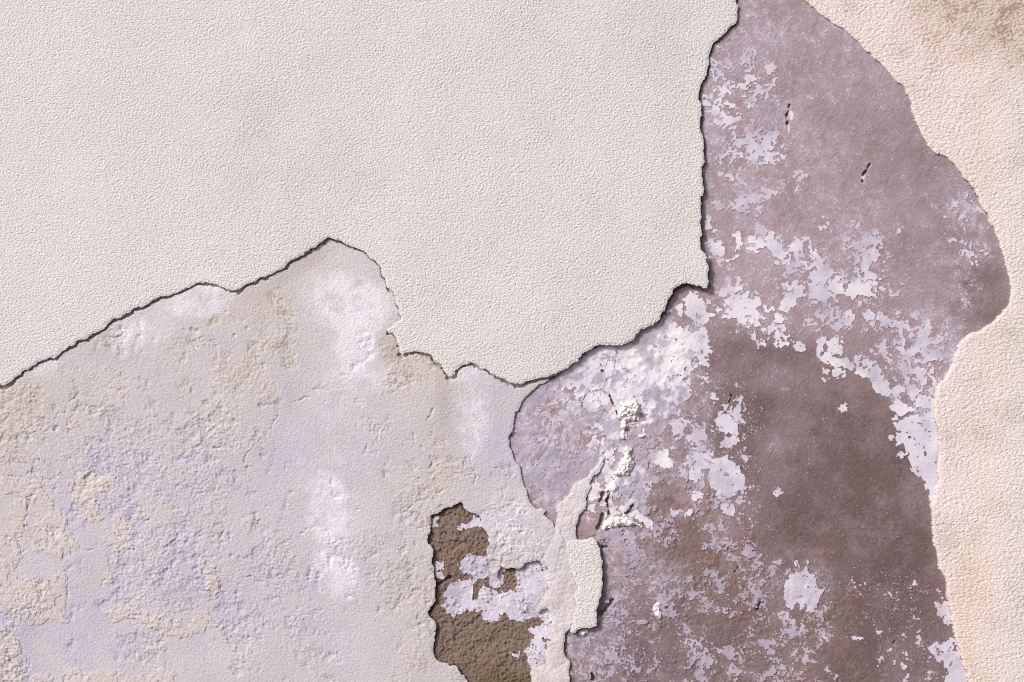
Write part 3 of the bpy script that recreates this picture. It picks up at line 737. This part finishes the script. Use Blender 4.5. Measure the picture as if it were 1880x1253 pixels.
tr(1400, 600, K, .25, .0,
   [(945, 690), (1000, 680), (1060, 640), (1120, 622), (1280, 600), (1310, 720), (1330, 860), (1325, 1000), (1320, 1270), (1210, 1270), (1180, 1150), (1150, 1095), (1110, 1060), (1060, 990), (1035, 930), (1015, 850), (960, 865), (970, 800), (955, 740)],
   [(910, 565), (960, 570), (950, 540), (980, 525), (1040, 555), (1108, 598), (1060, 622), (1000, 648), (965, 630), (930, 600)],
   [(920, 660), (965, 640), (970, 665), (930, 668)], [(905, 790), (935, 785), (945, 820), (925, 810)], [(970, 935), (1000, 895), (1020, 930), (1000, 955)],
   [(70, 1170), (110, 1160), (155, 1180), (150, 1210), (120, 1200), (95, 1235), (80, 1200)],
   [(1110, 590), (1090, 540), (1130, 500), (1150, 520), (1190, 500), (1280, 520), (1280, 590), (1150, 605)],
   [(930, 440), (960, 420), (1040, 430), (1035, 480), (990, 490), (940, 480)])
tr(1400, 930, K9, .15, .25,
   [(1180, 1010), (1220, 965), (1250, 970), (1240, 1000), (1290, 980), (1320, 940), (1330, 900), (1360, 930), (1400, 970), (1450, 1090), (1500, 1280), (1330, 1280), (1310, 1170), (1285, 1110), (1230, 1095), (1215, 1050)],
   [(1235, 680), (1260, 690), (1280, 720), (1290, 680), (1340, 680), (1365, 760), (1375, 830), (1295, 835), (1285, 790), (1250, 770)],
   [(1235, 605), (1250, 590), (1280, 592), (1284, 610), (1260, 620)], [(1055, 560), (1085, 540), (1110, 560), (1080, 575)],
   [(640, 930), (660, 910), (680, 930), (715, 942), (690, 955), (650, 945)], [(975, 1120), (1000, 1115), (1025, 1145), (990, 1170)], [(1000, 1040), (1030, 1035), (1045, 1060), (1030, 1080)],
   [(1010, 1210), (1050, 1195), (1040, 1230), (1005, 1250)], [(930, 1100), (950, 1100), (945, 1140), (930, 1130)], [(890, 1030), (910, 1012), (920, 1030), (900, 1040)],
   [(180, 520), (200, 470), (225, 480), (240, 400), (250, 480), (300, 450), (320, 380), (325, 460), (370, 500), (400, 580), (430, 600), (420, 650), (390, 700), (350, 750), (320, 740), (300, 680), (270, 760), (250, 690), (220, 740), (180, 720), (150, 640), (160, 570)])
tr(900, 660, K, .2, .15,
   [(1440, 690), (1490, 665), (1560, 690), (1600, 715), (1640, 700), (1710, 680), (1720, 730), (1790, 770), (1830, 830), (1820, 920), (1760, 970), (1700, 1000), (1640, 1000), (1600, 940), (1580, 880), (1570, 800), (1520, 800), (1530, 860), (1480, 890), (1430, 860), (1440, 780), (1480, 740)],
   [(1660, 1030), (1720, 1040), (1770, 1065), (1750, 1120), (1700, 1115), (1640, 1080)], [(1440, 960), (1500, 940), (1545, 960), (1530, 1010), (1460, 1010)],
   [(1620, 430), (1660, 370), (1700, 400), (1750, 450), (1795, 470), (1780, 535), (1720, 545), (1690, 520), (1660, 510), (1640, 470)],
   [(1690, 555), (1770, 548), (1785, 600), (1720, 640), (1660, 630), (1675, 590)],
   [(1300, 1080), (1360, 1060), (1400, 1090), (1470, 1080), (1460, 1110), (1380, 1130), (1310, 1120)])
tr(900, 660, K, 1.0, .0,
   [(672, 290), (720, 238), (800, 222), (862, 282), (858, 308), (780, 348), (757, 372), (700, 368), (668, 335)],
   [(745, 445), (800, 470), (830, 560), (800, 520), (760, 480)],
   [(1185, 740), (1210, 655), (1270, 650), (1285, 700), (1320, 740), (1290, 780), (1230, 770)],
   [(960, 480), (1000, 470), (1075, 470), (1070, 490), (990, 500)],
   [(700, 940), (720, 890), (760, 860), (800, 900), (790, 950), (740, 1040), (700, 1020)],
   [(1000, 1120), (1050, 1080), (1100, 1130), (1180, 1150), (1165, 1215), (1110, 1210), (1090, 1170)],
   [(830, 80), (850, 20), (900, 20), (880, 110), (840, 130)])
HOLE_SKIM = [(250, 700), (300, 650), (350, 630), (400, 620), (445, 612), (430, 590), (390, 585), (350, 560), (340, 535), (370, 500), (385, 460), (440, 460), (460, 480), (525, 480), (600, 480), (640, 560),
   (600, 575), (625, 620), (600, 680), (560, 680), (530, 650), (530, 618), (510, 612), (505, 640), (520, 680), (600, 690), (690, 690), (700, 640), (688, 570), (700, 520), (800, 470), (930, 510), (940, 680),
   (890, 790), (960, 880), (980, 1000), (920, 1010), (930, 1140), (800, 1200), (775, 1120), (745, 1070), (790, 1010), (802, 990), (790, 940), (770, 930), (820, 910), (855, 920), (860, 880), (830, 855), (790, 855),
   (740, 880), (700, 880), (650, 870), (640, 840), (600, 835), (580, 880), (530, 885), (500, 870), (490, 815), (430, 815), (380, 820), (310, 840), (270, 830), (250, 770)]
tr(740, 880, KH, .1, .2, HOLE_SKIM,
   [(180, 560), (205, 518), (245, 510), (240, 570), (265, 600), (250, 625), (215, 620), (200, 600)],
   [(330, 290), (355, 265), (400, 275), (430, 260), (440, 215), (500, 215), (510, 290), (440, 300), (340, 315)],
   [(165, 240), (215, 230), (210, 300), (170, 295)], [(660, 1070), (715, 1070), (720, 1130), (690, 1110)])
SKIM_HOLES = P(740, 880, KH, [(430, 650), (470, 612), (502, 612), (505, 645), (470, 690), (460, 745), (428, 750)])
h_flake = at(T_BIG) * 2.2 + at(T_VBIG) * 0.7 - hole_m * 2.0 + 0.45 + rough * 0.9 + 0.3 * (h_base - at(T_BIG) * 2.2 - at(T_VBIG) * 0.7 + hole_m * 2.0 + pit * 7.0)
TORN = [P(900, 660, K, p) for p in ([(760, 410), (785, 350), (850, 312), (885, 335), (855, 385), (830, 455)], [(1125, 690), (1150, 650), (1205, 615), (1195, 690), (1165, 785), (1140, 750)],
   [(1105, 300), (1130, 290), (1140, 320), (1110, 360)], [(860, 760), (900, 765), (920, 790), (880, 800)], [(1000, 900), (1030, 880), (1050, 895), (1015, 910)],
   [(880, 1040), (900, 1000), (960, 995), (975, 1030), (950, 1055), (900, 1060)], [(1060, 1130), (1090, 1110), (1080, 1150)], [(630, 270), (670, 255), (665, 300), (640, 300)])] + [
   P(800, 480, K, p) for p in ([(1190, 660), (1240, 665), (1240, 690), (1215, 690)], [(1265, 690), (1300, 665), (1310, 690), (1275, 720)], [(1180, 785), (1215, 785), (1200, 815)],
   [(1665, 830), (1740, 820), (1710, 860), (1680, 870)], [(790, 990), (820, 980), (810, 1000)], [(1820, 720), (1870, 690), (1900, 720), (1850, 760)], [(1830, 810), (1880, 795), (1890, 850), (1850, 890), (1825, 850)],
   [(1650, 350), (1700, 315), (1720, 330), (1690, 350), (1690, 400), (1780, 400), (1720, 435), (1640, 430)], [(1810, 490), (1870, 450), (1900, 480), (1840, 530)])]
torn = np.full(U.shape, -12.0)
for poly in TORN:
    torn = np.maximum(torn, np.clip(sdf(poly, US, VS, 12), -12, 12))
torn = torn + at(T_EDGE) * 1.0
occupied = np.full(U.shape, -60.0)
n_flake = 0
flake_objs = []
def cut_by_coats(us, vs):
    return bilin(FREE, us, vs)
for poly, white, dusk in TR:
    pu = [p[0] for p in poly]; pvv = [p[1] for p in poly]
    st = 1.1 if max(pu) - min(pu) < 90 else 1.4
    us = np.arange(min(pu) - 6, max(pu) + 6, st); vs = np.arange(min(pvv) - 6, max(pvv) + 6, st)
    F = sdf(poly, us, vs, 12) + at(T_EDGE, us, vs) * 1.4 + at(T_FLECK, us, vs) * 1.2
    if poly[0] == P(740, 880, KH, HOLE_SKIM)[0]:
        F = np.minimum(F, -sdf(SKIM_HOLES, us, vs, 12))
    # worn-through spots
    F = np.minimum(F, ((2.3 if poly[0] == P(740, 880, KH, HOLE_SKIM)[0] else 1.5) - at(T_FLECK, us, vs) - 0.35 * at(T_FBM2, us, vs)) * 3.0)
    Hb = bilin(h_base, us, vs)
    H = np.maximum(bilin(h_flake, us, vs) + 0.3 + 0.12 * at(T_MID, us, vs), Hb + 0.2) + 0.05 * at(T_STROKE, us, vs)
    ok = (F > -0.5 * st) & (bilin(FREE, us, vs) < 7)
    org = ((np.mean(pu) - 940) / 1000, 0.0, 1.5 + (626.5 - np.mean(pvv)) / 1000)
    res = build(us, vs, ok, F, H, Hb - 0.6, flake_attrs(us, vs, white, dusk), org, 0, 0.0, 1.0)
    if res is None:
        continue
    o = add('paint_flake', joined(res, 'paint_flake', M_FLAKE), base, org)
    n_flake += 1
    i0, i1 = np.searchsorted(US, [us[0], us[-1]]); j0, j1 = np.searchsorted(VS, [vs[0], vs[-1]])
    occupied[j0:j1, i0:i1] = np.maximum(occupied[j0:j1, i0:i1], sdf(poly, US[i0:i1], VS[j0:j1], 8))

vein_mix = smooth(blobs([(1250, 1110, 220, 150, 0, 1), (1450, 1140, 120, 120, 0, 1), (1330, 950, 80, 60, 0, .5)]), 0.2, 0.8)
G = at(T_FBM2) * 0.8 + at(T_FLECK) * 0.45 + at(T_DUST) * 0.1
G = G / G.std()
Vn = -(np.abs(at(T_VEIN)) - 0.62) / 0.55 + 0.25 * at(T_FLECK)
G = G * (1 - vein_mix) + (0.75 * G + 0.55 * Vn) * vein_mix
thr = np.log((1 - dens) / dens) * 0.6
Fn = G - thr
g0, g1 = np.gradient(Fn)
Fn = Fn / np.maximum(np.hypot(g0, g1) / S, 0.06)
Fn = np.minimum(np.clip(Fn, -12, 12), -torn)
infr = (U > -30) & (U < 1910) & (V > -30) & (V < 1283)
okn = (Fn > -0.5 * S) & (FREE < 6) & (occupied < -1.0) & infr & (pit < 0.3)

lab, ncomp = components(okn)
cnts = np.bincount(lab.ravel(), minlength=ncomp + 1); cnts[0] = 0
thick = np.maximum(h_flake + 0.2 + 0.12 * at(T_MID), h_base + 0.2) + (0.06 + 0.07 * wash_d) * at(T_STROKE) * FADE + wash_d * FADE * (terrace(at(T_TERR2), (-0.6, 0.4, 1.3), 0.45) + 0.03 * at(T_LUMP))
f_at = flake_attrs(US, VS, 0.08, 0.3)
wf = blobs([(1060, 740, 22, 26, 0, .7), (1215, 650, 60, 60, -20, .95), (1150, 700, 60, 50, 0, .55), (1320, 190, 30, 40, 0, .5), (1480, 1090, 40, 40, 0, .5), (1110, 830, 30, 100, 0, .6), (1150, 960, 50, 30, 0, .6)])
f_at['white'] = np.clip(f_at['white'] + wf, 0, 1)
f_at['dusk'] = np.clip(f_at['dusk'] + wash_d * smooth(0.7 * at(T_BLOT) + 0.5 * at(T_FBM2) + 0.2 * at(T_FLECK) - 0.7 * wf + 0.4, -0.1, 0.7) * 0.9 + left_d * (0.55 + 0.4 * at(T_FBM2)) + low_m * 0.75 - wf, 0, 1)
order = np.argsort(-cnts)
keep_n = max(0, 298 - n_flake)
rows_any = [np.nonzero(cnts)[0]]
rr_, cc_ = np.nonzero(lab)
ll_ = lab[rr_, cc_]
srt = np.argsort(ll_, kind='stable')
rr_, cc_, ll_ = rr_[srt], cc_[srt], ll_[srt]
bounds = np.searchsorted(ll_, np.arange(ncomp + 2))
singles = [k for k in order[:keep_n] if cnts[k] >= 24]
for k in singles:
    a, b = bounds[k], bounds[k + 1]
    r0, r1, c0, c1 = rr_[a:b].min() - 2, rr_[a:b].max() + 3, cc_[a:b].min() - 2, cc_[a:b].max() + 3
    r0, c0 = max(r0, 0), max(c0, 0)
    sl = np.s_[r0:r1, c0:c1]
    us, vs = US[c0:c1], VS[r0:r1]
    org = ((float(us.mean()) - 940) / 1000, 0.0, 1.5 + (626.5 - float(vs.mean())) / 1000)
    res = build(us, vs, lab[sl] == k, Fn[sl], thick[sl], (h_base - 0.6)[sl], {q: x[sl] for q, x in f_at.items()}, org, 0, 0.0, 1.0)
    if res is None:
        continue
    add('paint_flake', joined(res, 'paint_flake', M_FLAKE), base, org)
rest = okn & ~np.isin(lab, singles) & (cnts[lab] >= 4)
res = build(US, VS, rest, Fn, thick, h_base - 0.6, f_at, WALL, 0, 0.0, 1.0)
if res is not None:
    o = add('paint_flecks', joined(res, 'paint_flecks', M_FLAKE), base)
    o['kind'] = 'stuff'

# ------------------------------------------------------------------ cream scales on the grey coat
CREAM = [P(0, 700, K, p) for p in (
    [(60, 900), (130, 850), (210, 850), (195, 960), (180, 1050), (130, 1140), (60, 1150), (80, 1060), (65, 980)],
    [(250, 850), (330, 830), (390, 860), (400, 930), (500, 900), (500, 1000), (470, 1090), (570, 1150), (560, 1230), (480, 1290), (380, 1260), (260, 1230), (210, 1160), (270, 1050), (290, 960)],
    [(480, 680), (560, 650), (640, 620), (720, 680), (830, 650), (840, 720), (770, 780), (710, 800), (640, 870), (530, 870), (510, 800)],
    [(640, 890), (710, 830), (720, 900), (740, 990), (700, 1040), (650, 990)],
    [(790, 980), (900, 960), (910, 1010), (960, 1060), (960, 1190), (880, 1210), (830, 1210), (850, 1130), (810, 1040)],
    [(120, 540), (160, 530), (190, 560), (300, 560), (240, 580), (150, 570)], [(10, 640), (120, 730), (300, 690), (320, 800), (220, 820), (100, 800), (20, 830)],
    [(1740, 980), (1820, 960), (1850, 1040), (1800, 1080), (1750, 1040)], [(490, 260), (560, 250), (560, 330), (500, 340)])] + [P(0, 933, K, p) for p in (
    [(-80, 270), (130, 240), (150, 330), (110, 440), (150, 510), (190, 500), (360, 490), (445, 440), (490, 540), (485, 640), (470, 760), (490, 800), (300, 820), (270, 830), (110, 790), (90, 770), (-80, 640)],
    [(-80, 860), (110, 880), (130, 960), (190, 1090), (150, 1300), (-80, 1300)],
    [(760, 740), (900, 690), (980, 750), (1070, 770), (1200, 800), (1270, 770), (1380, 780), (1500, 750), (1530, 850), (1430, 900), (1330, 930), (1230, 900), (1080, 855), (1000, 800), (900, 785), (860, 850), (830, 1000), (790, 960), (820, 860)],
    [(250, 1200), (500, 1160), (620, 1150), (760, 1180), (920, 1210), (1060, 1180), (1150, 1110), (1270, 1150), (1290, 1300), (260, 1300)],
    [(790, 340), (860, 340), (840, 430), (780, 540), (730, 560), (790, 450)], [(1460, 380), (1560, 470), (1590, 560), (1560, 660), (1500, 600), (1480, 480)])]
Fk = np.full(U.shape, -12.0)
for poly in CREAM:
    Fk = np.maximum(Fk, np.clip(sdf(poly, US, VS, 12), -12, 12))
Fk = Fk + at(T_EDGE2) * 2.2 + at(T_TERR3) * 2.6
Fk = np.minimum(Fk, (0.95 - at(T_TERR2)) * 6)
okc = (Fk > -0.5 * S) & (FC > 3) & (FU < -3) & infr
lab, ncomp = components(okc)
cnts = np.bincount(lab.ravel(), minlength=ncomp + 1); cnts[0] = 0
order = np.argsort(-cnts)
h_cr = h_coat + 1.25 + (at(T_ROUGH) * 0.16 + at(T_DUST) * 0.08) * FADE
for k in order[:200]:
    if cnts[k] < 45:
        break
    r_, c_ = np.nonzero(lab == k)
    r0, r1, c0, c1 = max(r_.min() - 2, 0), r_.max() + 3, max(c_.min() - 2, 0), c_.max() + 3
    sl = np.s_[r0:r1, c0:c1]
    us, vs = US[c0:c1], VS[r0:r1]
    org = ((float(us.mean()) - 940) / 1000, 0.0, 1.5 + (626.5 - float(vs.mean())) / 1000)
    res = build(us, vs, lab[sl] == k, Fk[sl], h_cr[sl], (h_coat - 0.6)[sl], {}, org, 0, 0.5, 1.6)
    if res is None:
        continue
    o = add('plaster_scale', joined(res, 'plaster_scale', M_CREAM), coat_face)
    o.location = (org[0] - coat_org[0], 0, org[2] - coat_org[2])

# ------------------------------------------------------------------ lumps of white lime left on the wash
LUMPS = [
  ('white lime lump like a squared stone, the largest below the stucco tip', 900, 660, K, 13, [(940, 310), (1000, 300), (1070, 305), (1085, 380), (1040, 430), (985, 450), (985, 490), (945, 495), (945, 440), (910, 400), (935, 360)]),
  ('small round white lime lump just below the squared one', 900, 660, K, 8, [(930, 530), (960, 510), (990, 525), (990, 570), (950, 580), (930, 560)]),
  ('long upright white lime lump below the small round one', 900, 660, K, 11, [(975, 620), (1010, 640), (1018, 690), (1030, 760), (985, 830), (920, 835), (880, 825), (915, 780), (935, 735), (960, 690)]),
  ('short curved white lime lump right of the small round one', 900, 660, K, 6, [(1090, 490), (1120, 500), (1130, 550), (1090, 580), (1070, 550), (1095, 530)]),
  ('flat blurred white lime lump above the pair of slits', 900, 660, K, 5, [(830, 900), (900, 880), (920, 920), (890, 960), (830, 950)]),
  ('wide arched white lime ridge above the stucco slab', 900, 660, K, 8, [(820, 1170), (860, 1125), (960, 1130), (1080, 1180), (1090, 1205), (1040, 1195), (960, 1188), (905, 1212), (850, 1205), (800, 1230)]),
  ('tiny white crumb on the broken paint right of the stucco slab', 1020, 930, K9, 4, [(700, 690), (740, 690), (745, 790), (725, 805), (700, 760)]),
  ('pale crumb jutting out under the foot of the stucco slab', 1020, 930, K9, 7, [(168, 885), (225, 872), (225, 910), (200, 925), (172, 910)]),
]
for label, u0, v0, k, hm, pts in LUMPS:
    poly = P(u0, v0, k, pts)
    pu = [p[0] for p in poly]; pvv = [p[1] for p in poly]
    us = np.arange(min(pu) - 5, max(pu) + 5, 0.9); vs = np.arange(min(pvv) - 5, max(pvv) + 5, 0.9)
    F = sdf(poly, us, vs, 14) + at(T_EDGE2, us, vs) * 1.0
    Hb = bilin(h_base, us, vs)
    dome = np.sqrt(np.clip(F, 0, 9) / 9)
    H = Hb + 1.0 + hm * dome * (0.92 - 0.26 * np.abs(at(T_FBM, us, vs)) + 0.05 * at(T_EDGE, us, vs) + 0.07 * at(T_ROUGH, us, vs) + 0.04 * at(T_DUST, us, vs))
    org = ((float(np.mean(pu)) - 940) / 1000, 0.0, 1.5 + (626.5 - max(pvv)) / 1000)
    res = build(us, vs, F > -0.45, F, H, Hb - 1.5, {}, org, 0, 0.0, 1.0)
    o = add('lime_lump', joined(res, 'lime_lump', M_LUMP), None, org)
    o['label'], o['category'], o['group'] = label, 'plaster lump', 'lumps of lime left on the wash'

print('flakes traced', n_flake, 'singles', len(singles), 'tris', sum(len(o.data.polygons) for o in SC.objects if o.type == 'MESH') * 2)
